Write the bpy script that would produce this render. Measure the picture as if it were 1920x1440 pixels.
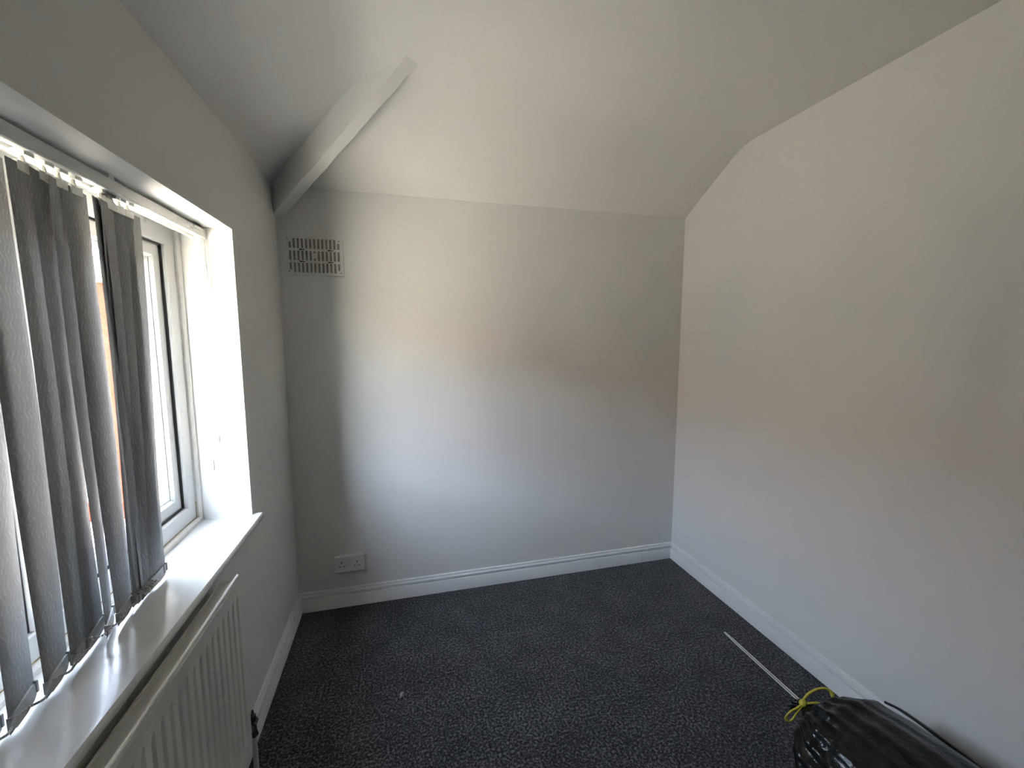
import bpy, math, random
from mathutils import Vector, Matrix

random.seed(7)
for o in list(bpy.data.objects):
    bpy.data.objects.remove(o, do_unlink=True)
SC = bpy.context.scene
COL = SC.collection

# ------------------------------------------------------------------ room dimensions (metres)
W, D, NEAR = 2.172, 2.247, -0.62          # right wall, back wall, wall behind the viewer
EAVE, FLAT = 2.084, 2.321                 # top of the walls, flat ceiling
WY0, WY1, WZ0, WZ1 = 0.33, 1.675, 0.757, 1.758   # window opening
GROUND = -2.75

# ------------------------------------------------------------------ camera
cd = bpy.data.cameras.new('camera')
cam = bpy.data.objects.new('camera', cd)
COL.objects.link(cam)
cam.location = (0.534, 0.0, 1.40)
cam.rotation_euler = (math.pi / 2 - 0.1118, 0.0007, -0.2566)
cd.sensor_width = 36.0
cd.lens = 800.55 * 36.0 / 1920.0
cd.clip_start = 0.02
SC.camera = cam

# ------------------------------------------------------------------ sky, sun, exposure
SUN_EL, SUN_AZ = math.radians(58), math.radians(80)
world = bpy.data.worlds.new('sky')
SC.world = world
world.use_nodes = True
wn = world.node_tree
wn.nodes.clear()
sky = wn.nodes.new('ShaderNodeTexSky')
sky.sky_type = 'NISHITA'
sky.sun_disc = False
sky.sun_elevation = SUN_EL
sky.sun_rotation = SUN_AZ
sky.dust_density = 2.0
bg = wn.nodes.new('ShaderNodeBackground')
bg.inputs['Strength'].default_value = 1.8
wo = wn.nodes.new('ShaderNodeOutputWorld')
hz = wn.nodes.new('ShaderNodeHueSaturation')          # thin high haze: a paler sky all over
hz.inputs['Saturation'].default_value = 0.55
wn.links.new(sky.outputs[0], hz.inputs['Color'])
wn.links.new(hz.outputs[0], bg.inputs[0])
wn.links.new(bg.outputs[0], wo.inputs[0])

sd = bpy.data.lights.new('sun', 'SUN')
sd.energy = 10.0
sd.angle = math.radians(0.6)
sd.color = (1.0, 0.93, 0.82)
sun = bpy.data.objects.new('sun', sd)
COL.objects.link(sun)
sv = Vector((math.sin(SUN_AZ) * math.cos(SUN_EL), math.cos(SUN_AZ) * math.cos(SUN_EL), math.sin(SUN_EL)))
sun.rotation_euler = sv.to_track_quat('Z', 'Y').to_euler()
sun.location = (6, -3, 9)

pd = bpy.data.lights.new('window_portal', 'AREA')
pd.shape = 'RECTANGLE'
pd.size = WY1 - WY0
pd.size_y = WZ1 - WZ0
pd.cycles.is_portal = True
portal = bpy.data.objects.new('window_portal', pd)
COL.objects.link(portal)
portal.location = (-0.30, (WY0 + WY1) / 2, (WZ0 + WZ1) / 2)
portal.rotation_euler = Matrix(((0, 0, -1), (1, 0, 0), (0, -1, 0))).to_euler()

SC.view_settings.view_transform = 'Standard'
SC.view_settings.look = 'None'
SC.view_settings.gamma = 1.0
SC.view_settings.use_curve_mapping = False
SC.view_settings.exposure = 3.12


# ------------------------------------------------------------------ materials
def newmat(name):
    m = bpy.data.materials.new(name)
    m.use_nodes = True
    nt = m.node_tree
    return m, nt, nt.nodes['Principled BSDF']


def N(nt, kind, **kw):
    n = nt.nodes.new(kind)
    for k, v in kw.items():
        if k.startswith('i_'):
            n.inputs[k[2:].replace('_', ' ')].default_value = v
        else:
            setattr(n, k, v)
    return n


def mathn(nt, op, a=None, b=None, clamp=False):
    n = nt.nodes.new('ShaderNodeMath')
    n.operation = op
    n.use_clamp = clamp
    for i, v in enumerate((a, b)):
        if v is None:
            continue
        if isinstance(v, (int, float)):
            n.inputs[i].default_value = v
        else:
            nt.links.new(v, n.inputs[i])
    return n.outputs[0]


def coord(nt):
    return N(nt, 'ShaderNodeTexCoord').outputs['Object']


def noise(nt, vec, scale, detail=3.0, rough=0.55):
    n = N(nt, 'ShaderNodeTexNoise', i_Scale=scale, i_Detail=detail, i_Roughness=rough)
    nt.links.new(vec, n.inputs['Vector'])
    return n.outputs['Fac']


def ramp(nt, fac, stops):
    r = nt.nodes.new('ShaderNodeValToRGB')
    el = r.color_ramp.elements
    while len(el) < len(stops):
        el.new(0.5)
    for e, (p, c) in zip(el, stops):
        e.position = p
        e.color = (*c, 1.0)
    nt.links.new(fac, r.inputs[0])
    return r.outputs[0]


def bump(nt, b, h, strength, dist):
    n = N(nt, 'ShaderNodeBump')
    n.inputs['Strength'].default_value = strength
    n.inputs['Distance'].default_value = dist
    nt.links.new(h, n.inputs['Height'])
    nt.links.new(n.outputs[0], b.inputs['Normal'])
    return n


def plain(name, col, rough=0.5, var=0.06, scale=25.0, bstr=0.0, bscale=200.0, bdist=0.001, metal=0.0, spec=0.5, coat=0.0):
    m, nt, b = newmat(name)
    v = coord(nt)
    f = noise(nt, v, scale)
    lo = tuple(max(0, c * (1 - var)) for c in col)
    hi = tuple(min(1, c * (1 + var)) for c in col)
    nt.links.new(ramp(nt, f, [(0.3, lo), (0.7, hi)]), b.inputs['Base Color'])
    b.inputs['Roughness'].default_value = rough
    b.inputs['Metallic'].default_value = metal
    b.inputs['Specular IOR Level'].default_value = spec
    b.inputs['Coat Weight'].default_value = coat
    if bstr > 0:
        bump(nt, b, noise(nt, v, bscale, 4.0), bstr, bdist)
    return m


def mat_wall(name, col, lump=0.25):
    m, nt, b = newmat(name)
    v = coord(nt)
    f = noise(nt, v, 2.2, 4.0)
    lo = tuple(c * 0.975 for c in col)
    nt.links.new(ramp(nt, f, [(0.35, lo), (0.65, col)]), b.inputs['Base Color'])
    b.inputs['Roughness'].default_value = 0.62
    b.inputs['Specular IOR Level'].default_value = 0.3
    fine = noise(nt, v, 260.0, 2.0)
    broad = noise(nt, v, 9.0, 3.0)
    h = mathn(nt, 'ADD', mathn(nt, 'MULTIPLY', fine, 0.25), mathn(nt, 'MULTIPLY', broad, 2.2))
    bump(nt, b, h, lump, 0.002)
    return m


M = {}
M['wall'] = mat_wall('white_emulsion_walls', (0.735, 0.722, 0.692))
M['ceil'] = mat_wall('white_emulsion_ceiling', (0.75, 0.733, 0.70))
M['gloss'] = plain('white_gloss_skirting', (0.78, 0.78, 0.765), 0.32, 0.03, 6.0, 0.12, 30.0, 0.001)
M['sill'] = plain('white_gloss_window_board', (0.60, 0.60, 0.59), 0.17, 0.04, 9.0, 0.30, 220.0, 0.0005)
M['upvc'] = plain('white_upvc', (0.63, 0.63, 0.61), 0.3, 0.02, 12.0)
M['seal'] = plain('aged_cream_sealant', (0.74, 0.725, 0.68), 0.5, 0.06, 60.0)
M['stain'] = plain('brown_mould_stain', (0.36, 0.27, 0.15), 0.8, 0.35, 90.0)
M['gasket'] = plain('black_rubber_gasket', (0.012, 0.012, 0.012), 0.6, 0.2)
M['rail'] = plain('white_blind_rail', (0.70, 0.69, 0.66), 0.35, 0.03, 10.0)
M['clear'] = plain('milky_plastic', (0.85, 0.84, 0.78), 0.3, 0.04, 60.0)
M['weight'] = plain('grey_plastic_weight', (0.36, 0.36, 0.34), 0.45, 0.08, 60.0)
M['bead'] = plain('grey_plastic_beads', (0.42, 0.42, 0.40), 0.4, 0.1, 80.0)
M['cord'] = plain('white_cord', (0.78, 0.76, 0.70), 0.8, 0.08, 300.0)
M['rad'] = plain('cream_radiator_enamel', (0.72, 0.71, 0.66), 0.35, 0.03, 8.0)
M['dark'] = plain('dark_bronzed_valve', (0.02, 0.02, 0.022), 0.35, 0.3, 80.0)
M['chrome'] = plain('dull_metal', (0.55, 0.54, 0.5), 0.35, 0.08, 40.0, metal=1.0)
M['vent'] = plain('white_plastic_vent', (0.70, 0.685, 0.65), 0.45, 0.04, 40.0)
M['ventback'] = plain('grey_brown_vent_slots', (0.27, 0.245, 0.21), 0.8, 0.25, 40.0)  # mottled grey-brown, darker than the louvre plate
M['black'] = plain('black_plastic', (0.008, 0.008, 0.008), 0.5, 0.2, 80.0)
M['socket'] = plain('white_socket_plastic', (0.74, 0.735, 0.71), 0.3, 0.02, 30.0)
M['yellow'] = plain('yellow_drawstring_film', (0.60, 0.52, 0.05), 0.4, 0.18, 60.0, 0.3, 180.0, 0.001)
M['fluff'] = plain('pale_fluff', (0.42, 0.41, 0.40), 0.9, 0.2, 300.0)
M['strip'] = plain('white_plastic_strip', (0.66, 0.65, 0.62), 0.35, 0.05, 50.0)
M['cable'] = plain('black_cable_sheath', (0.012, 0.012, 0.012), 0.4, 0.2, 50.0)


def mat_carpet():
    m, nt, b = newmat('charcoal_carpet')
    v = coord(nt)
    f1 = noise(nt, v, 115.0, 2.5, 0.65)
    f2 = noise(nt, v, 7.0, 4.0, 0.6)
    s = mathn(nt, 'ADD', mathn(nt, 'MULTIPLY', f1, 0.85), mathn(nt, 'MULTIPLY', f2, 0.15))
    nt.links.new(ramp(nt, s, [(0.36, (0.010, 0.010, 0.010)), (0.50, (0.042, 0.042, 0.043)), (0.63, (0.170, 0.168, 0.170))]), b.inputs['Base Color'])
    b.inputs['Roughness'].default_value = 1.0
    b.inputs['Specular IOR Level'].default_value = 0.1
    b.inputs['Sheen Weight'].default_value = 0.15
    bump(nt, b, f1, 0.9, 0.006)
    return m


M['carpet'] = mat_carpet()


def mat_slat():
    m, nt, b = newmat('grey_jacquard_blind_fabric')
    sx = N(nt, 'ShaderNodeSeparateXYZ')
    tc = N(nt, 'ShaderNodeTexCoord')
    nt.links.new(tc.outputs['UV'], sx.inputs[0])
    u, w = sx.outputs[0], sx.outputs[1]                      # metres across, metres up
    nz = noise(nt, tc.outputs['UV'], 30.0, 2.0)
    wig = mathn(nt, 'SINE', mathn(nt, 'MULTIPLY', w, 210.0))
    wig2 = mathn(nt, 'SINE', mathn(nt, 'MULTIPLY', w, 97.0))
    ph = mathn(nt, 'ADD', mathn(nt, 'MULTIPLY', u, 560.0), mathn(nt, 'ADD', mathn(nt, 'MULTIPLY', wig, 1.5), mathn(nt, 'MULTIPLY', wig2, 1.1)))
    ph = mathn(nt, 'ADD', ph, mathn(nt, 'MULTIPLY', nz, 5.0))
    line = mathn(nt, 'SINE', ph)
    msk = noise(nt, tc.outputs['UV'], 75.0, 1.0)
    pat = mathn(nt, 'MULTIPLY', mathn(nt, 'SUBTRACT', line, 0.35), mathn(nt, 'MULTIPLY', mathn(nt, 'SUBTRACT', msk, 0.36), 4.0), True)
    col = ramp(nt, pat, [(0.0, (0.175, 0.175, 0.178)), (0.75, (0.285, 0.285, 0.29))])
    nt.links.new(col, b.inputs['Base Color'])
    b.inputs['Roughness'].default_value = 0.55
    b.inputs['Specular IOR Level'].default_value = 0.35
    bump(nt, b, pat, 0.25, 0.0006)
    tr = N(nt, 'ShaderNodeBsdfTranslucent')
    tr.inputs['Color'].default_value = (0.30, 0.30, 0.29, 1)
    mx = N(nt, 'ShaderNodeMixShader')
    mx.inputs[0].default_value = 0.04
    nt.links.new(b.outputs[0], mx.inputs[1])
    nt.links.new(tr.outputs[0], mx.inputs[2])
    nt.links.new(mx.outputs[0], nt.nodes['Material Output'].inputs['Surface'])
    return m


M['slat'] = mat_slat()


def mat_glass():
    m, nt, b = newmat('window_glass')
    nt.nodes.remove(b)
    t = N(nt, 'ShaderNodeBsdfTransparent')
    t.inputs[0].default_value = (0.95, 0.96, 0.955, 1)
    g = N(nt, 'ShaderNodeBsdfGlossy')
    g.inputs['Roughness'].default_value = 0.02
    lwt = N(nt, 'ShaderNodeLayerWeight')
    fr = mathn(nt, 'ADD', mathn(nt, 'MULTIPLY', mathn(nt, 'POWER', lwt.outputs['Facing'], 5.0), 0.9), 0.04, True)
    mx = N(nt, 'ShaderNodeMixShader')
    nt.links.new(fr, mx.inputs[0])
    nt.links.new(t.outputs[0], mx.inputs[1])
    nt.links.new(g.outputs[0], mx.inputs[2])
    nt.links.new(mx.outputs[0], nt.nodes['Material Output'].inputs['Surface'])
    return m


M['glass'] = mat_glass()


def mat_bag():
    m, nt, b = newmat('black_bin_bag_film')
    v = coord(nt)
    f = noise(nt, v, 8.0, 4.0)
    nt.links.new(ramp(nt, f, [(0.3, (0.003, 0.004, 0.004)), (0.7, (0.010, 0.011, 0.010))]), b.inputs['Base Color'])
    b.inputs['Roughness'].default_value = 0.20
    b.inputs['Specular IOR Level'].default_value = 0.30
    wv = N(nt, 'ShaderNodeTexNoise', i_Scale=26.0, i_Detail=4.0, i_Roughness=0.5, i_Distortion=1.2)
    nt.links.new(v, wv.inputs['Vector'])
    bump(nt, b, wv.outputs['Fac'], 0.35, 0.012)
    return m


M['bag'] = mat_bag()


def mat_brick():
    m, nt, b = newmat('orange_red_facing_brick')
    v = coord(nt)
    sp = N(nt, 'ShaderNodeSeparateXYZ')
    nt.links.new(v, sp.inputs[0])
    cb = N(nt, 'ShaderNodeCombineXYZ')
    nt.links.new(mathn(nt, 'ADD', sp.outputs[0], sp.outputs[1]), cb.inputs[0])
    nt.links.new(sp.outputs[2], cb.inputs[1])
    br = N(nt, 'ShaderNodeTexBrick')
    br.inputs['Color1'].default_value = (0.085, 0.0115, 0.0045, 1)
    br.inputs['Color2'].default_value = (0.066, 0.009, 0.0035, 1)
    br.inputs['Mortar'].default_value = (0.080, 0.028, 0.014, 1)
    br.inputs['Scale'].default_value = 1.0
    br.inputs['Brick Width'].default_value = 0.225
    br.inputs['Row Height'].default_value = 0.075
    br.inputs['Mortar Size'].default_value = 0.006
    nt.links.new(cb.outputs[0], br.inputs['Vector'])
    nt.links.new(br.outputs['Color'], b.inputs['Base Color'])
    b.inputs['Roughness'].default_value = 0.95
    b.inputs['Specular IOR Level'].default_value = 0.0
    return m


M['brick'] = mat_brick()
M['render'] = plain('buff_rendered_wall', (0.30, 0.265, 0.215), 0.9, 0.05, 1.5)
M['tiles'] = plain('brown_roof_tiles', (0.20, 0.13, 0.10), 0.85, 0.15, 6.0, 0.4, 8.0, 0.03)
M['paving'] = plain('pale_concrete_paving', (0.52, 0.465, 0.365), 0.9, 0.12, 0.6)
M['outglass'] = plain('dark_far_glazing', (0.05, 0.06, 0.07), 0.08, 0.1, 2.0)
M['outwhite'] = plain('white_far_joinery', (0.75, 0.74, 0.71), 0.5, 0.03, 4.0)


# ------------------------------------------------------------------ mesh helpers
class MB:
    def __init__(self):
        self.v, self.f, self.uv = [], [], None

    def add(self, vs, fs):
        o = len(self.v)
        self.v += [tuple(p) for p in vs]
        self.f += [tuple(i + o for i in f) for f in fs]
        return self

    def box(self, x0, x1, y0, y1, z0, z1):
        vs = [(x, y, z) for x in (x0, x1) for y in (y0, y1) for z in (z0, z1)]
        return self.add(vs, [(0, 1, 3, 2), (4, 6, 7, 5), (0, 4, 5, 1), (2, 3, 7, 6), (0, 2, 6, 4), (1, 5, 7, 3)])

    def prism(self, prof, a, b, fn, closed=True):
        """profile points (p,q) swept from a to b; fn(p,q,t) gives the position"""
        n = len(prof)
        vs = [fn(p, q, a) for p, q in prof] + [fn(p, q, b) for p, q in prof]
        fs = [(i, (i + 1) % n, (i + 1) % n + n, i + n) for i in range(n if closed else n - 1)]
        if closed:
            fs += [tuple(reversed(range(n))), tuple(range(n, 2 * n))]
        return self.add(vs, fs)

    def tube(self, pts, r, n=8, cap=True, flat=1.0, up=(0, 0, 1)):
        pts = [Vector(p) for p in pts]
        rs = r if isinstance(r, (list, tuple)) else [r] * len(pts)
        rings = []
        for i, p in enumerate(pts):
            t = (pts[min(i + 1, len(pts) - 1)] - pts[max(i - 1, 0)]).normalized()
            a = t.cross(Vector(up))
            if a.length < 1e-4:
                a = t.cross(Vector((0, 1, 0)))
            a.normalize()
            b = a.cross(t).normalized()
            rings.append([p + a * math.cos(2 * math.pi * k / n) * rs[i] + b * math.sin(2 * math.pi * k / n) * rs[i] * flat for k in range(n)])
        vs = [q for ring in rings for q in ring]
        fs = []
        for i in range(len(rings) - 1):
            for k in range(n):
                fs.append((i * n + k, i * n + (k + 1) % n, (i + 1) * n + (k + 1) % n, (i + 1) * n + k))
        if cap:
            fs += [tuple(reversed(range(n))), tuple(range((len(rings) - 1) * n, len(rings) * n))]
        return self.add(vs, fs)

    def grid(self, nu, nv, fn):
        vs = [fn(i / nu, j / nv) for j in range(nv + 1) for i in range(nu + 1)]
        fs = [(j * (nu + 1) + i, j * (nu + 1) + i + 1, (j + 1) * (nu + 1) + i + 1, (j + 1) * (nu + 1) + i) for j in range(nv) for i in range(nu)]
        return self.add(vs, fs)

    def ball(self, c, r, nu=6, nv=4):
        rx, ry, rz = r if isinstance(r, (tuple, list)) else (r, r, r)
        vs = [(c[0], c[1], c[2] + rz)]
        for j in range(1, nv):
            t = math.pi * j / nv
            for i in range(nu):
                p = 2 * math.pi * i / nu
                vs.append((c[0] + rx * math.sin(t) * math.cos(p), c[1] + ry * math.sin(t) * math.sin(p), c[2] + rz * math.cos(t)))
        vs.append((c[0], c[1], c[2] - rz))
        fs = [(0, 1 + i, 1 + (i + 1) % nu) for i in range(nu)]
        for j in range(nv - 2):
            for i in range(nu):
                a, b2 = 1 + j * nu + i, 1 + j * nu + (i + 1) % nu
                fs.append((a, a + nu, b2 + nu, b2))
        L = len(vs) - 1
        fs += [(L, L - nu + (i + 1) % nu, L - nu + i) for i in range(nu)]
        return self.add(vs, fs)

    def mesh(self, name, m, smooth=False):
        me = bpy.data.meshes.new(name)
        me.from_pydata(self.v, [], self.f)
        me.materials.append(M[m])
        import bmesh
        bm = bmesh.new()
        bm.from_mesh(me)
        bmesh.ops.recalc_face_normals(bm, faces=bm.faces)
        bm.to_mesh(me)
        bm.free()
        if smooth:
            me.shade_smooth()
        return me

    def build(self, name, m, parent=None, smooth=False, bevel=0.0, seg=2, sharp=None):
        me = self.mesh(name, m, smooth)
        o = bpy.data.objects.new(name, me)
        COL.objects.link(o)
        if parent is not None:
            o.parent = parent
            o.matrix_parent_inverse = Matrix.Translation(-Vector(parent_world(parent)))
        if bevel > 0:
            bv = o.modifiers.new('bevel', 'BEVEL')
            bv.width = bevel
            bv.segments = seg
            bv.limit_method = 'ANGLE'
            bv.angle_limit = math.radians(40)
            me.shade_smooth()
            me.set_sharp_from_angle(angle=math.radians(35))
        if sharp is not None:
            me.shade_smooth()
            me.set_sharp_from_angle(angle=math.radians(sharp))
        return o


def parent_world(o):
    p = Vector(o.location)
    q = o.parent
    while q is not None:
        p = Vector((0, 0, 0)) if o.type == 'MESH' else p
        q = q.parent
    return p if o.type != 'MESH' else Vector((0, 0, 0))


def empty(name, loc=(0, 0, 0)):
    o = bpy.data.objects.new(name, None)
    o.empty_display_size = 0.05
    COL.objects.link(o)
    o.location = loc
    return o


def tag(o, label, cat, group=None):
    o['label'] = label
    o['category'] = cat
    if group:
        o['group'] = group
    return o


def struct(o, label, cat):
    o['kind'] = 'structure'
    return tag(o, label, cat)


def smin(a, b, k):
    h = max(k - abs(a - b), 0.0) / k
    return min(a, b) - h * h * k * 0.25


# ------------------------------------------------------------------ the room shell
struct(MB().box(-0.10, W + 0.10, NEAR - 0.1, D + 0.10, -0.12, 0.0).build('floor', 'carpet'),
       'charcoal grey speckled carpet covering the whole floor', 'carpet')

# left wall with the window opening (a thick wall, so the reveal is part of it)
TH = 0.245
lw = MB()
lw.box(-TH, 0, NEAR - 0.1, WY0, -0.12, EAVE + 0.1)
lw.box(-TH, 0, WY1, D + 0.1, -0.12, EAVE + 0.1)
lw.box(-TH, 0, WY0, WY1, -0.12, WZ0 - 0.024)
lw.box(-TH, 0, WY0, WY1, WZ1, EAVE + 0.1)
struct(lw.build('wall_left', 'wall'), 'white painted wall around the window and behind the radiator', 'wall')
struct(MB().box(-TH, W + 0.1, D, D + 0.1, -0.12, EAVE + 0.15).build('wall_back', 'wall'),
       'white painted wall carrying the air vent and the double socket', 'wall')
struct(MB().box(W, W + 0.1, NEAR - 0.1, D, -0.12, FLAT + 0.2).build('wall_right', 'wall'),
       'plain white painted wall with the bin bag at its foot', 'wall')
struct(MB().box(0, W, NEAR - 0.1, NEAR, 0, FLAT + 0.2).build('wall_front', 'wall'),
       'plain white painted wall opposite the vent wall', 'wall')

SB, SL = (FLAT - EAVE) / 0.42, (FLAT - EAVE) / 0.40


def ceil_z(x, y):
    s = min(EAVE + SB * (D - y), EAVE + SL * x)
    return smin(s, FLAT, 0.045)


cg = MB()
xs0, xs1, ys0, ys1 = -0.06, W + 0.06, NEAR - 0.06, D + 0.06
cg.grid(90, 110, lambda a, b: (xs0 + (xs1 - xs0) * a, ys0 + (ys1 - ys0) * b, ceil_z(xs0 + (xs1 - xs0) * a, ys0 + (ys1 - ys0) * b)))
struct(cg.build('ceiling', 'ceil', smooth=True), 'white ceiling sloping down to the window wall and the vent wall', 'ceiling')

# boxed hip rafter running diagonally out of the corner
bx, by = 0.605, 0.669
bl = math.hypot(bx, by)
bd = Vector((bx / bl, -by / bl, 0))
bn = Vector((bd.y, -bd.x, 0))            # towards the window wall side
if bn.x > 0:
    bn = -bn
hw = 0.025
beam = MB()
rows = []
NB = 26
for i in range(NB + 1):
    t = -0.03 + (bl + 0.045) * i / NB
    zb = 1.94 + (FLAT - 1.94) * t / bl + 0.0014 * math.sin(31 * t) + 0.0009 * math.sin(77 * t)
    c = Vector((0, D, 0)) + bd * t
    wob = 0.0009 * math.sin(45 * t + 1)
    zt = 2.40
    ring = []
    # left face blends into the plaster: a slightly hollow curve
    for off, zz in ((hw + 0.030, zt), (hw + 0.0045, zb + 0.13), (hw + 0.001, zb + 0.03), (hw + wob, zb), (-hw + wob, zb), (-hw, zt)):
        q = c + bn * off
        ring.append((q.x, q.y, zz))
    rows.append(ring)
nr = len(rows[0])
vs = [q for r in rows for q in r]
fs = [(i * nr + k, i * nr + (k + 1) % nr, (i + 1) * nr + (k + 1) % nr, (i + 1) * nr + k) for i in range(NB) for k in range(nr)]
fs += [tuple(range(nr)), tuple(range(NB * nr, (NB + 1) * nr))]
beam.add(vs, fs)
struct(beam.build('trim_1', 'ceil', sharp=30), 'white painted boxed rafter running diagonally from the corner up the ceiling', 'beam')

# skirting boards
PROF = [(0, 0), (.018, 0), (.018, .0640), (.0168, .0665), (.0070, .0680), (.0070, .0735), (.0150, .0755), (.0160, .0800), (.0150, .0850), (.0110, .0868), (.0065, .0875), (.0065, .0908), (.0085, .0925), (.0080, .0970), (.0050, .0992), (0, .1)]


def skirting(name, label, fn, a, b, parent=None):
    o = MB().prism(PROF, a, b, fn).build(name, 'gloss', sharp=28)
    return struct(o, label, 'skirting board')


# mitred into the corners: the sweep end follows the thickness
def sk_back(p, q, t):
    return (p if t == 0 else W - p, D - p, q)


def sk_left(p, q, t):
    return (p, (D - p) if t == 0 else NEAR, q)


def sk_right(p, q, t):
    return (W - p, (D - p) if t == 0 else NEAR, q)


skb = skirting('baseboard_back', 'white moulded skirting board under the air vent wall', sk_back, 0, 1)
skirting('baseboard_left', 'white moulded skirting board below the radiator', sk_left, 0, 1)
skirting('baseboard_right', 'white moulded skirting board behind the bin bag', sk_right, 0, 1)
sj = MB().box(1.952, 1.9545, D - .0188, D - .012, 0.002, 0.0672).build('joint', 'seal', skb)

# ------------------------------------------------------------------ window
win = empty('window_1', (-0.20, (WY0 + WY1) / 2, WZ0))
struct(win, 'white plastic casement window set deep in the wall behind the blind', 'window')
FX0, FX1 = -0.235, -0.166      # frame depth
FR = 0.072                     # visible frame width


def ring(mb, y0, y1, z0, z1, w, x0, x1, bev=0.0):
    """rectangular ring of four mitred members; bev slopes the inner edge back"""
    for (a, b) in (((y0, z0), (y1, z0)), ((y1, z0), (y1, z1)), ((y1, z1), (y0, z1)), ((y0, z1), (y0, z0))):
        cy, cz = (y0 + y1) / 2, (z0 + z1) / 2

        def ins(p, d):
            return (p[0] + (d if p[0] < cy else -d), p[1] + (d if p[1] < cz else -d))
        prof = [(0, x0), (0, x1), (w - bev, x1), (w, x1 - bev), (w, x0)]
        va = [(x, *ins(a, d)) for d, x in prof]
        vb = [(x, *ins(b, d)) for d, x in prof]
        n = len(prof)
        mb.add(va + vb, [(i, (i + 1) % n, (i + 1) % n + n, i + n) for i in range(n)] + [tuple(range(n)), tuple(range(n, 2 * n))])
    return mb


fr = ring(MB(), WY0, WY1, WZ0, WZ1, FR, FX0, FX1, 0.004).build('frame', 'upvc', win)
MUL = 1.02
MB().box(FX0, FX1, MUL - 0.038, MUL + 0.038, WZ0 + FR, WZ1 - FR).build('mullion', 'upvc', win, bevel=0.003)
ring(MB(), WY0, WY1, WZ0, WZ1, 0.017, FX1 - 0.002, FX1 + 0.013, 0.006).build('sealant_bead', 'seal', win)
st = MB()
st.box(FX1 - 0.001, FX1 + 0.0012, WY0 + .03, WY1 - 0.017, WZ0 + 0.017, WZ0 + 0.0195)
st.box(FX1 - 0.001, FX1 + 0.0012, WY1 - 0.0195, WY1 - 0.017, WZ0 + 0.017, WZ0 + 0.075)
st.build('stain_line', 'stain', win)
for (a, b) in ((WY0 + FR, MUL - 0.038), (MUL + 0.038, WY1 - FR)):
    z0, z1 = WZ0 + FR, WZ1 - FR
    g = ring(MB(), a + 0.0005, b - 0.0005, z0 + .0005, z1 - .0005, 0.005, -0.215, FX1 - 0.010).build('gasket', 'gasket', win)
    s = ring(MB(), a + 0.005, b - 0.005, z0 + 0.005, z1 - 0.005, 0.042, -0.228, FX1 - 0.016, 0.007).build('sash', 'upvc', win)
    ring(MB(), a + 0.046, b - 0.046, z0 + 0.046, z1 - 0.046, 0.014, -0.216, FX1 - 0.026, 0.009).build('glazing_bead', 'upvc', s)
    MB().box(-0.2125, -0.2085, a + 0.05, b - 0.05, z0 + 0.05, z1 - 0.05).build('pane', 'glass', s)
MB().tube([(FX1 - .001, 1.503, 1.7327), (FX1 + 0.002, 1.503, 1.7327)], 0.0085, 14).build('hinge_cap', 'upvc', win)
MB().tube([(FX1, 1.503, 1.7327), (FX1 + 0.0026, 1.503, 1.7327)], 0.0028, 10).build('screw_cap', 'weight', win)

# window board with a rounded nose and a short horn past the reveal
nose = [(-0.166, -0.024), (0.026, -0.024), (0.031, -0.020), (0.0335, -0.013), (0.0325, -0.005), (0.028, -0.0005), (0.022, 0.0), (-0.166, 0.0)]
sl = MB().prism(nose, WY0, WY1, lambda p, q, t: (p, t, WZ0 + q))
nose2 = [(0.0002, -0.024)] + nose[1:-1] + [(0.0002, 0.0)]
sl.prism(nose2, WY1, WY1 + 0.017, lambda p, q, t: (p, t, WZ0 + q))
sl.prism(nose2, WY0 - 0.017, WY0, lambda p, q, t: (p, t, WZ0 + q))
so = sl.build('sill', 'sill', win, sharp=40)
so['label'] = 'glossy white window board'
MB().box(-0.150, -0.035, WY1 - 0.0025, WY1, WZ0, WZ0 + 0.004).build('caulk_line', 'seal', win)

# ------------------------------------------------------------------ vertical blind
RX = -0.100                                     # centre line of the rail
blind = tag(empty('vertical_blind', (RX, (WY0 + WY1) / 2, WZ0)),
            'grey patterned vertical blind hanging in the window recess, partly drawn aside', 'blind')
RY0, RY1, RZ0, RZ1 = WY0 + 0.01, WY1 - 0.012, 1.722, 1.750
rp = [(RX - .021, RZ0 + .004), (RX - .021, RZ1), (RX + .021, RZ1), (RX + .021, RZ0 + .004), (RX + .0225, RZ0 + .002), (RX + .0205, RZ0), (RX + .008, RZ0), (RX + .007, RZ0 + .006),
      (RX - .007, RZ0 + .006), (RX - .008, RZ0), (RX - .0205, RZ0)]
rail = MB().prism(rp, RY0, RY1, lambda p, q, t: (p, t, q)).build('headrail', 'rail', blind)
MB().box(RX - .022, RX + .0235, RY1 - 0.001, RY1 + 0.007, RZ0 - 0.004, RZ1 + .001).build('end_cap', 'clear', blind, bevel=0.002)
bk = MB().box(RX - .015, RX + .0245, RY1 - 0.075, RY1 - 0.025, RZ1 - .001, RZ1 + .0072).box(RX + .021, RX + .0245, RY1 - 0.075, RY1 - 0.03, RZ1 - 0.010, RZ1 + .006)
bk.build('bracket', 'clear', blind)
for yy in (0.75, 1.18):
    MB().box(RX - .015, RX + .0240, yy, yy + 0.02, RZ1 - .001, RZ1 + .0072).build('bracket', 'clear', blind)
lt = MB()
for k in range(5):                              # tiny grey maker's print on the rail face, too small to read
    lt.box(RX + .0210, RX + .0214, RY1 - 0.098 + k * .0052, RY1 - 0.0955 + k * .0052 + (.001 if k % 2 else 0), RZ0 + .010, RZ0 + .0155)
lt.build('printed_mark', 'weight', rail)

SZ0, SZ1 = WZ0 + 0.010, 1.700
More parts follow.
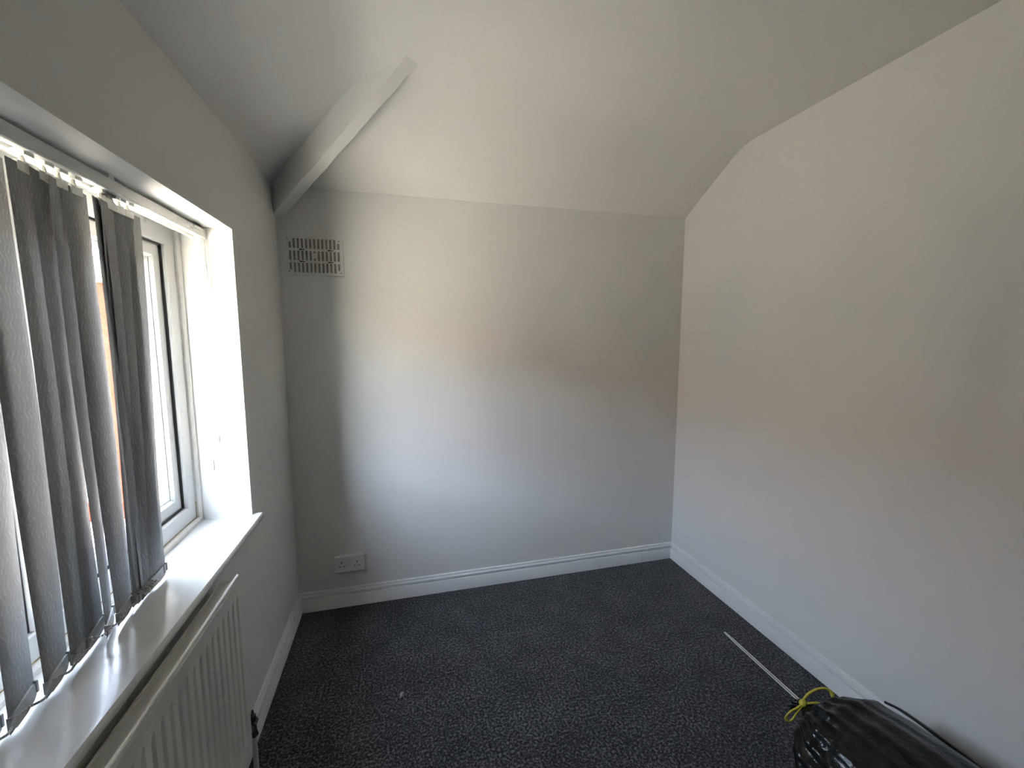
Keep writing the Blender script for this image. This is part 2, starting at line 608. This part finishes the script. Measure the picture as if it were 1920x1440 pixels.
#  (y centre, x shift, angle in degrees of the face from the window plane, width, bow, lean of the bottom)
WV = 0.089
SL_ = [(0.842 - 0.0705 * k, 0.003, 14 if k < 2 else 9, WV, .004, -.002) for k in range(6, 0, -1)]
SL_ += [(0.842, 0.004, 13, WV, .004, -.002, 6), (0.914, 0.006, 12, WV, .005, -.004, 8), (0.984, 0.004, 12, WV, .005, -.003, 8),
        (1.030, -.002, 14, WV, .004, -.002), (1.066, 0.004, 19, WV, .004, -.002, 15), (1.106, 0.010, 11, WV, .005, .002, 3),
        (1.188, 0.006, 12, WV, .002, -.014), (1.201, 0.009, 8, WV, .004, -.014), (1.214, 0.006, 12, WV, .002, -.014), (1.227, 0.010, 7, WV, .004, -.012),
        (1.252, 0.010, 4, WV, .005, -.024, 0), (1.284, 0.010, 1, WV, .006, -.040, -4)]
slat_ends = []
for i, row in enumerate(SL_):
    yc, dx, ang, wd, bow, lean = row[:6]
    angt = row[6] if len(row) > 6 else ang                # angle at the top, the vane twists a little
    a = math.radians(ang)
    nrm = Vector((math.cos(a), math.sin(a), 0))

    def P(u, v, yc=yc, dx=dx, ang=ang, angt=angt, wd=wd, bow=bow, lean=lean, i=i):
        aa = math.radians(ang + (angt - ang) * v)
        dirv = Vector((-math.sin(aa), math.cos(aa), 0))   # across the vane, far edge swings to the glass
        nrm = Vector((math.cos(aa), math.sin(aa), 0))
        s = (u - 0.5) * wd
        z = SZ0 + (SZ1 - SZ0) * v
        k = 1 - v
        b = bow * (1 - (2 * u - 1) ** 2) * (0.4 + 0.6 * math.sin(math.pi * min(1, v * 1.1)))
        tw = 0.0025 * math.sin(5 * v + i * 1.7)
        c = Vector((RX + dx * k, yc + lean * k + 0.002 * math.sin(3 * v + i), z))
        c += dirv * s + nrm * (b + tw * (2 * u - 1))
        return (c.x, c.y, z)
    mb = MB()
    NU, NV = 8, 22
    mb.grid(NU, NV, P)
    so = mb.build('slat', 'slat', blind, smooth=True)
    uvl = so.data.uv_layers.new(name='uv')
    for poly in so.data.polygons:
        for li in poly.loop_indices:
            vi = so.data.loops[li].vertex_index
            uu, vv = (vi % (NU + 1)) / NU, (vi // (NU + 1)) / NV
            uvl.data[li].uv = (uu * wd + i * 0.37, vv * (SZ1 - SZ0) + i * 0.113)
    so['label'] = 'grey swirl patterned fabric vane'
    # weight in the hem, hook at the top
    wt = MB()
    NW = 12
    pr = []
    for k in range(NW):
        t = 2 * math.pi * k / NW
        pr.append((0.5 * math.copysign(abs(math.cos(t)) ** 0.55, math.cos(t)), math.copysign(abs(math.sin(t)) ** 0.55, math.sin(t))))
    p0 = Vector(P(0.5, 0.0))
    vs2 = []
    for sgn in (-1, 1):
        for (pu, pv) in pr:
            q = Vector(P(0.5 + pu * 0.98, 0.017 + 0.016 * pv))
            q += nrm * (0.0034 * sgn * (1 - 1.7 * abs(pu) ** 3))
            vs2.append(tuple(q))
    wt.add(vs2, [tuple(range(NW)), tuple(range(NW, 2 * NW))] + [(k, (k + 1) % NW, (k + 1) % NW + NW, k + NW) for k in range(NW)])
    wt.build('bottom_weight', 'weight', so, sharp=40)
    e0, e1 = Vector(P(0.02, 0.026)), Vector(P(0.98, 0.026))
    slat_ends.append((e0 + nrm * .004, e1 + nrm * .004, nrm))
    # clips on the weight ends that hold the bead chain
    for ee in (e0, e1):
        MB().box(ee.x - .0022, ee.x + .0055, ee.y - .0025, ee.y + .0025, ee.z - .016, ee.z + .006).build('chain_clip', 'weight', so, bevel=0.001)
    hk = MB()
    tp = Vector(P(0.5, 1.0))
    hk.box(tp.x - .0035, tp.x + .0035, tp.y - .016, tp.y + .016, SZ1 - .012, SZ1 + .004)
    hk.tube([(tp.x, tp.y, SZ1), (RX, yc, SZ1 + .012), (RX, yc, RZ0 + .004)], [.005, .0045, .005], 8)
    hk.box(RX - .0115, RX + .0115, yc - .011, yc + .011, RZ0 - .006, RZ0 + .0035)
    hk.build('carrier_hook', 'clear', so, sharp=40)
# bead chain between neighbouring weights (room side), one strand per pair
for i in range(len(slat_ends) - 1):
    for (A, B) in ((slat_ends[i][0], slat_ends[i + 1][0]),):
        ln = (B - A).length
        ch = MB()
        nb = max(8, int((ln + 0.012) / 0.0042))
        for k in range(nb + 1):
            t = k / nb
            q = A.lerp(B, t)
            q.z += 0.003 * math.sin(t * 9 + i) + 0.003
            q.x += 0.004 + 0.012 * math.sin(math.pi * t)
            ch.ball(q, 0.0025, 5, 4)
        ch.build('bead_chain', 'bead', blind, smooth=True)
# operating cords by the reveal
cz = RZ0


def cordpath(pts, seg=12):
    out = []
    P_ = [Vector(p) for p in pts]
    P_ = [P_[0] * 2 - P_[1]] + P_ + [P_[-1] * 2 - P_[-2]]
    for i in range(1, len(P_) - 2):
        for k in range(seg):
            t = k / seg
            a, b, c, d = P_[i - 1], P_[i], P_[i + 1], P_[i + 2]
            out.append(0.5 * ((2 * b) + (c - a) * t + (2 * a - 5 * b + 4 * c - d) * t * t + (3 * b - a - 3 * c + d) * t ** 3))
    out.append(P_[-2])
    return out


CY = RY1 - 0.004
for pts in ([(RX + .012, CY, cz), (RX + .012, CY - .004, 1.45), (RX + .008, CY - .022, 1.15), (RX + .006, CY - .034, 0.985)],
            [(RX + .016, CY, cz), (RX + .020, CY - .014, 1.45), (RX + .014, CY - .040, 1.15), (RX + .006, CY - .034, 0.985)],
            [(RX + .019, CY + .004, cz), (RX + .024, CY + .002, 1.42), (RX + .022, CY + .000, 1.20), (RX + .020, CY - .002, 1.055)]):
    MB().tube(cordpath(pts), 0.0016, 6).build('cord', 'cord', blind, smooth=True)
bc = MB()
for k in range(130):
    t = k / 129
    bc.ball((RX + .020 + .005 * math.sin(t * 3), CY + .005 + .003 * math.sin(5 * t), cz - 0.002 - t * 0.70), 0.0014, 5, 4)
bc.build('control_chain', 'cord', blind, smooth=True)
cw = MB().tube([(RX + .006, CY - .034, 0.99), (RX + .006, CY - .034, 0.975), (RX + .006, CY - .034, 0.950), (RX + .006, CY - .034, 0.945)], [.003, .0075, .0085, .006], 12)
cw.build('cord_weight', 'clear', blind, sharp=40)
MB().tube([(RX + .020, CY - .002, 1.06), (RX + .020, CY - .002, 1.05), (RX + .020, CY - .002, 1.035)], [.002, .0045, .0045], 10).build('cord_stop', 'weight', blind, sharp=40)

# ------------------------------------------------------------------ radiator
RY_0, RY_1 = 0.42, 1.338
RZb, RZt = 0.165, 0.705
RXF = 0.064
rad = tag(empty('radiator', (0.03, (RY_0 + RY_1) / 2, RZb)), 'cream ribbed panel radiator on the wall under the window', 'radiator')
pitch = 0.0333
nfl = 27
prof = []
y = RY_0 + 0.012
ym = (RY_1 - RY_0 - nfl * pitch) / 2
ys = [RY_0]
gd = [0]
for k in range(nfl):
    b0 = RY_0 + ym + k * pitch
    for off, g in ((0.002, 0), (0.007, 1), (0.0115, 1), (0.0165, 0)):
        ys.append(b0 + off)
        gd.append(g)
ys.append(RY_1)
gd.append(0)
zs = [(RZb, 0, -.005), (RZb + .004, 0, 0), (RZb + .045, 0, 0), (RZb + .062, 1, 0), (RZt - .062, 1, 0), (RZt - .045, 0, 0), (RZt - .006, 0, 0), (RZt, 0, -.005)]
pn = MB()
vs = []
for z, mk, inset in zs:
    for yy, g in zip(ys, gd):
        vs.append((RXF + inset - 0.0065 * g * mk, yy, z))
ny = len(ys)
fs = [(j * ny + i, j * ny + i + 1, (j + 1) * ny + i + 1, (j + 1) * ny + i) for j in range(len(zs) - 1) for i in range(ny - 1)]
nv0 = len(vs)
for z, mk, inset in zs:
    for yy in (RY_0, RY_1):
        vs.append((RXF - 0.013, yy, z))
nz = len(zs)
fs += [(nv0 + 2 * j, nv0 + 2 * j + 1, nv0 + 2 * j + 3, nv0 + 2 * j + 2) for j in range(nz - 1)]
for j in range(nz - 1):
    fs.append((j * ny, (j + 1) * ny, nv0 + 2 * j + 2, nv0 + 2 * j))
    fs.append((j * ny + ny - 1, (j + 1) * ny + ny - 1, nv0 + 2 * j + 3, nv0 + 2 * j + 1))
fs.append(tuple(range(ny)) + (nv0 + 1, nv0))
fs.append(tuple(range((nz - 1) * ny, nz * ny)) + (nv0 + 2 * nz - 1, nv0 + 2 * nz - 2))
pn.add(vs, fs)
pn.build('panel', 'rad', rad, sharp=25)
MB().tube([(RXF - .0055, RY_0 + .001, RZt + .001), (RXF - .0055, RY_1 - .001, RZt + .001)], 0.0058, 12, flat=0.8, up=(1, 0, 0)).build('top_seam', 'rad', rad, sharp=60)
MB().tube([(RXF - .0055, RY_0 + .001, RZb), (RXF - .0055, RY_1 - .001, RZb)], 0.0058, 12, flat=0.8, up=(1, 0, 0)).build('bottom_seam', 'rad', rad, sharp=60)
cv = MB()
for k in range(27):
    b0 = RY_0 + 0.02 + k * 0.0333
    cv.box(0.022, RXF - .013, b0, b0 + 0.0012, RZb + .05, RZt - .016)
    cv.box(0.022, 0.0232, b0, b0 + 0.0166, RZb + .05, RZt - .016)
cv.build('convector_fins', 'rad', rad)
tc_ = MB().box(0.021, RXF - .011, RY_0 + .003, RY_1 - .004, RZt - .010, RZt - .007)
tc_.box(0.0205, 0.023, RY_0 + .003, RY_1 - .004, RZt - .030, RZt - .001)
tc_.build('top_cover', 'rad', rad, bevel=0.0008)
for yy in (RY_0 + 0.14, RY_1 - 0.16):
    MB().box(0.0006, 0.022, yy, yy + 0.03, RZb + .02, RZt - .03).build('wall_bracket', 'rad', rad)
vy = RY_1 + 0.040
vv = MB()
vv.tube([(RXF - .008, RY_1 - .002, RZb + .030), (RXF - .008, RY_1 + .022, RZb + .030)], 0.009, 10)
vv.tube([(RXF - .008, vy - .014, RZb + .030), (RXF - .008, vy + .012, RZb + .030)], 0.0125, 6)
vv.tube([(RXF - .008, vy, RZb - .012), (RXF - .008, vy, RZb - .004), (RXF - .008, vy, RZb + .004), (RXF - .008, vy, RZb + .034)], [.013, .013, .0095, .0095], 6)
vo = vv.build('valve', 'dark', rad, sharp=30)
vo['label'] = 'dark metal valve'
MB().tube([(RXF - .008, vy, RZb + .034), (RXF - .008, vy, RZb + .040), (RXF - .008, vy, RZb + .056), (RXF - .008, vy, RZb + .060), (RXF - .008, vy, RZb + .074)], [.006, .0105, .0095, .005, .003], 10).build('valve_cap', 'dark', vo, sharp=40)
MB().tube([(RXF - .008, vy, 0.0), (RXF - .008, vy, RZb - .012)], 0.0075, 12).build('pipe', 'rad', rad, sharp=60)

# ------------------------------------------------------------------ air vent on the back wall
VX0, VX1, VZ0, VZ1 = 0.037, 0.2845, 1.688, 1.860
vent = tag(empty('air_vent', ((VX0 + VX1) / 2, D, VZ0)), 'white plastic slotted air vent high on the wall in the corner', 'vent')
VT = 0.007
gx0, gx1, gz0, gz1 = VX0 + .007, VX1 - .011, VZ0 + .011, VZ1 - .006
plate = MB()
yf, yb = D - VT, D - 0.0035
plate.box(VX0, VX1, yf, yb, VZ0, gz0).box(VX0, VX1, yf, yb, gz1, VZ1).box(VX0, gx0, yf, yb, gz0, gz1).box(gx1, VX1, yf, yb, gz0, gz1)
NC = 13
cell = (gx1 - gx0) / NC
slot = 0.0098
rowh = (gz1 - gz0 - 2 * 0.0105) / 3
rzs = []
for r in range(3):
    z0 = gz0 + r * (rowh + 0.0105)
    rzs.append((z0, z0 + rowh))
    if r < 2:
        plate.box(gx0, gx1, yf, yb, z0 + rowh, z0 + rowh + 0.0105)
    for c in range(NC + 1):
        a = gx0 + c * cell - (cell - slot) / 2
        b = a + cell - slot
        plate.box(max(a, gx0), min(b, gx1), yf, yb, z0, z0 + rowh)
    for c in range(NC):
        a = gx0 + c * cell + (cell - slot) / 2
        if c in (0, NC - 1) and r == 2:
            plate.box(a, a + slot, yf, yb, z0 + rowh - 0.016, z0 + rowh)
        if c in (0, NC - 1) and r == 0:
            plate.box(a, a + slot, yf, yb, z0, z0 + 0.012)
        if c == 6 and r == 1:
            plate.box(a, a + slot, yf, yb, z0 + 0.011, z0 + rowh - 0.011)
plate.build('louvre_plate', 'vent', vent)
MB().box(VX0 + .002, VX1 - .002, D - 0.0035, D, VZ0 + .002, VZ1 - .002).build('shutter', 'ventback', vent)
MB().box(VX0 - .0015, VX1 + .0015, D - 0.0045, D, VZ0 - .003, VZ0 + .001).box(VX1 - .001, VX1 + .002, D - 0.0045, D, VZ0 - .003, VZ1).build('back_flange', 'vent', vent)
for cx_ in (3, 10):
    for r in (0, 1):
        z0 = rzs[r][1] + 0.0052
        x0 = gx0 + cx_ * cell - 0.004
        MB().box(x0, x0 + 0.024, yf - 0.0006, yf + 0.001, z0 - .0016, z0 + .0016).box(x0, x0 + 0.010, yf - 0.0008, yf + 0.001, z0 - .0026, z0 + .0026).build('slide_slot', 'black', vent)
for (x0, z0) in ((VX0 + .010, VZ0 + .014), (VX1 - .012, VZ0 + .012), (VX0 + .008, VZ1 - .010), (VX1 - .016, VZ1 - .012)):
    MB().tube([(x0, yf + .001, z0), (x0, yf - .0012, z0)], 0.0032, 10).build('screw', 'ventback', vent)

# ------------------------------------------------------------------ double socket
SX0, SX1, SZ_0, SZ_1 = 0.180, 0.325, 0.196, 0.280
sk = tag(empty('wall_socket', ((SX0 + SX1) / 2, D, SZ_0)), 'white double electric socket just above the skirting board', 'socket')
MB().box(SX0 + .004, SX1 - .004, D - 0.017, D, SZ_0 + .004, SZ_1 - .004).build('back_box', 'socket', sk)
MB().box(SX0, SX1, D - 0.025, D - 0.0165, SZ_0, SZ_1).build('face_plate', 'socket', sk, bevel=0.0025)
yp = D - 0.0252
for cx_ in (SX0 + 0.036, SX1 - 0.036):
    zc = SZ_0 + 0.036
    hs = MB()
    hs.box(cx_ - .0022, cx_ + .0022, yp, yp + .001, zc + .010, zc + .0185)
    for s in (-1, 1):
        hs.box(cx_ + s * .011 - .0034, cx_ + s * .011 + .0034, yp, yp + .001, zc - .0085, zc - .0045)
    hs.build('pin_holes', 'black', sk)
for s, cx_ in ((-1, SX0 + 0.058), (1, SX1 - 0.058)):
    MB().box(cx_ - .0055, cx_ + .0055, D - 0.0285, D - 0.0245, SZ_1 - .032, SZ_1 - .012).build('switch', 'socket', sk, bevel=0.001)
for cx_ in (SX0 + 0.012, SX1 - 0.012):
    MB().tube([(cx_, D - .0245, SZ_0 + .043), (cx_, D - .0256, SZ_0 + .043)], 0.0032, 10).build('screw', 'chrome', sk)

# ------------------------------------------------------------------ black bin bag by the right wall
bag = tag(empty('bin_bag', (1.90, 0.62, 0.0)), 'full black plastic bin bag with a yellow drawstring leaning on the skirting', 'bag')
NK = Vector((1.772, 0.974, 0.205))               # the gathered neck
AX = Vector((0.05, -0.60, -0.02)).normalized()
SIDE = AX.cross(Vector((0, 0, 1))).normalized()
UPV = SIDE.cross(AX).normalized()


def bagprof(t):
    # radius along the bag from the neck (t=0) to the far end (t=1)
    ks = [(0, .014), (.025, .045), (.07, .135), (.14, .195), (.26, .214), (.42, .220), (.58, .220), (.74, .205), (.88, .150), (.96, .085), (1, .0)]
    for (a, ra), (b, rb) in zip(ks, ks[1:]):
        if t <= b:
            f = (t - a) / (b - a)
            f = f * f * (3 - 2 * f) * 0.4 + f * 0.6
            return ra + (rb - ra) * f
    return 0


NA, NT = 120, 70
random.seed(3)
lob = [(random.randint(5, 9), random.random() * 6.28, 0.5) for _ in range(2)] + [(random.randint(13, 24), random.random() * 6.28, 0.45) for _ in range(4)]


def bagpt(a, t):
    ang = 2 * math.pi * a
    r = bagprof(t)
    fold = sum(w * (1 - abs(math.sin(n * ang / 2 + ph + 0.6 * math.sin(4 * t + n)))) for n, ph, w in lob) / 2.2
    amp = (0.30 * math.exp(-t * 5.5) + 0.035) * min(1, t * 25 + .2)
    r *= 1 + amp * (fold - 0.55) + 0.03 * math.sin(3 * ang + 7 * t) * min(1, t * 4)
    L = 0.62
    c = NK + AX * (t * L) + Vector((0.062, 0, -0.070)) * math.sin(min(1, t * 4.5) * math.pi / 2)
    p = c + SIDE * (-r * 1.06 * math.cos(ang)) + UPV * (r * 0.74 * math.sin(ang))
    # settle on the carpet, press against the skirting
    if p.z < 0.004:
        p.z = 0.004 + 0.0
    lim = W - 0.021
    if p.x > lim - 0.03:
        p.x = lim - 0.03 + 0.028 * (1 - math.exp(-(p.x - lim + 0.03) / 0.05))
    return p


bm_ = MB()
bm_.grid(NA, NT, lambda a, t: tuple(bagpt(a % 1.0, t)))
bb = bm_.build('bag_body', 'bag', bag, smooth=True)
# frill of film beyond the knot
fr_ = MB()
fr_.grid(60, 6, lambda a, t: tuple(NK - AX * (t * 0.028) + Vector((-0.010, 0.0, -0.012)) * t + (SIDE * math.cos(2 * math.pi * a) + UPV * math.sin(2 * math.pi * a) * 0.7) * (0.012 + 0.010 * t) * (1 + 0.35 * t * math.sin(2 * math.pi * a * 9))))
fr_.build('bag_neck', 'bag', bag, smooth=True)


def ribbon(pts, w, name, parent, th=0.0012):
    pth = cordpath(pts, 8)
    MB().tube(pth, w / 2, 10, flat=0.55, up=(0.2, 0.6, 0.75)).build(name, 'yellow', parent, smooth=True)


k0 = NK + Vector((-0.004, 0.010, 0.012))
R3 = Vector((0.967, -0.254, 0))           # to the viewer's right
U3 = Vector((0.0, 0.12, 0.98))


def at(r, u, f=0.0):
    return k0 + R3 * r + U3 * u + Vector((0.25, 0.96, 0)) * f


ribbon([at(0, 0), at(.022, .022, .004), at(.060, .036, .008), at(.088, .036, .006), at(.099, .022, 0), at(.090, .002, -.008), at(.074, -.002, -.012), at(.040, .006, -.012), at(0, -.002, -.006)], 0.0135, 'drawstring', bag)
ribbon([at(0, 0, -.004), at(-.022, -.010, -.010), at(-.048, -.022, -.012), at(-.062, -.040, -.012), at(-.055, -.052, -.012), at(-.042, -.044, -.014), at(-.030, -.026, -.014), at(-.006, -.006, -.008)], 0.0105, 'drawstring', bag)
MB().ball(tuple(at(0, -.001, -.004)), (.013, .012, .011), 12, 8).build('drawstring_knot', 'yellow', bag, smooth=True)

# thin black cable along the top of the skirting
cb = MB().tube(cordpath([(W - .006, 1.00, .106), (W - .010, .95, .122), (W - .013, .86, .129), (W - .013, .74, .128), (W - .010, .60, .116), (W - .006, .45, .106), (W - .006, .2, .106), (W - .006, -.3, .106)]), 0.0045, 8)
tag(cb.build('cable', 'cable', smooth=True), 'thin black cable lying along the top of the skirting behind the bin bag', 'cable')

# white plastic strip lying on the carpet
stp = tag(empty('plastic_strip', (1.984, 1.27, 0.0)), 'narrow strip with two white ribs lying on the carpet beside the bin bag', 'plastic strip')
sy0, sy1, sxc = 0.98, 1.562, 1.984
for off in (-0.0052, 0.0052):
    MB().tube([(sxc + off * (0.55 if k == 8 else 1), sy0 + (sy1 - sy0) * k / 8, 0.0045 + 0.0006 * math.sin(k)) for k in range(9)], 0.0026, 8).build('rib', 'strip', stp, sharp=60)
MB().box(sxc - .004, sxc + .004, sy0, sy1 - .004, 0.001, 0.003).build('web', 'cable', stp)

# scrap of pale fluff
fl = MB()
random.seed(11)
for k in range(9):
    a = random.random() * 6.28
    c0 = Vector((0.5015 + random.uniform(-.004, .004), 1.585 + random.uniform(-.009, .009), 0.003))
    d0 = Vector((math.cos(a), math.sin(a) * 1.5, 0)) * 0.007
    fl.tube([c0 - d0, c0 + Vector((.001, 0, .004)), c0 + d0], [.0008, .0022, .0008], 5)
tag(fl.build('fluff_scrap', 'fluff', smooth=True), 'tiny pale scrap of fluff on the open carpet', 'fluff')

# ------------------------------------------------------------------ outside the window
struct(MB().box(-40, -TH - 0.02, -40, 60, GROUND - 0.2, GROUND).build('ground', 'paving'), 'pale paved yard outside below the window', 'ground')
hs = tag(empty('terraced_house', (-16, 0, GROUND)), 'buff rendered terrace with a brown tiled roof across the yard outside the window', 'house')
MB().box(-22, -14.0, -30, 40, GROUND - 0.1, 2.5).build('wall', 'render', hs)
rf = MB().add([(-13.7, -30.2, 2.4), (-13.7, 40.3, 2.4), (-18, 40.3, 6.0), (-18, -30.2, 6.0), (-22.3, 40.3, 2.4), (-22.3, -30.2, 2.4)], [(0, 1, 2, 3), (3, 2, 4, 5), (0, 3, 5), (1, 4, 2), (0, 5, 4, 1)])
rf.build('roof', 'tiles', hs)
for yy in (-26, -20, -14, -8, -2, 4, 10, 16, 22):
    for zz in (-1.9, 0.6):
        w_ = ring(MB(), yy, yy + 1.7, zz, zz + 1.25, 0.09, -14.02, -13.94).build('window', 'outwhite', hs)
        MB().box(-14.0, -13.98, yy + .08, yy + 1.62, zz + .08, zz + 1.17).build('pane', 'outglass', w_)
bh = tag(empty('brick_house', (-8.6, 15, GROUND)), 'orange brick house with white windows seen through a gap in the blind', 'house')
MB().box(-12, -5.3, 11.3, 20, GROUND - 0.1, 2.55).build('wall', 'brick', bh)
MB().box(-12.1, -5.2, 11.2, 20.1, 2.55, 2.68).build('fascia', 'outwhite', bh)
for xx, zz, ww, hh in ((-7.05, -2.28, 1.07, 1.62), (-10.6, -2.28, 1.3, 1.62), (-7.4, 0.9, 1.1, 1.2), (-10.6, 0.6, 1.3, 1.2)):
    fm = MB()
    fm.box(xx, xx + ww, 11.25, 11.31, zz, zz + .09).box(xx, xx + ww, 11.25, 11.31, zz + hh - .09, zz + hh)
    for k in (0, .5, 1):
        fm.box(xx + (ww - .09) * k, xx + (ww - .09) * k + .09, 11.25, 11.31, zz + .09, zz + hh - .09)
    w_ = fm.build('window', 'outwhite', bh)
    MB().box(xx + .05, xx + ww - .05, 11.285, 11.30, zz + .05, zz + hh - .05).build('pane', 'outglass', w_)
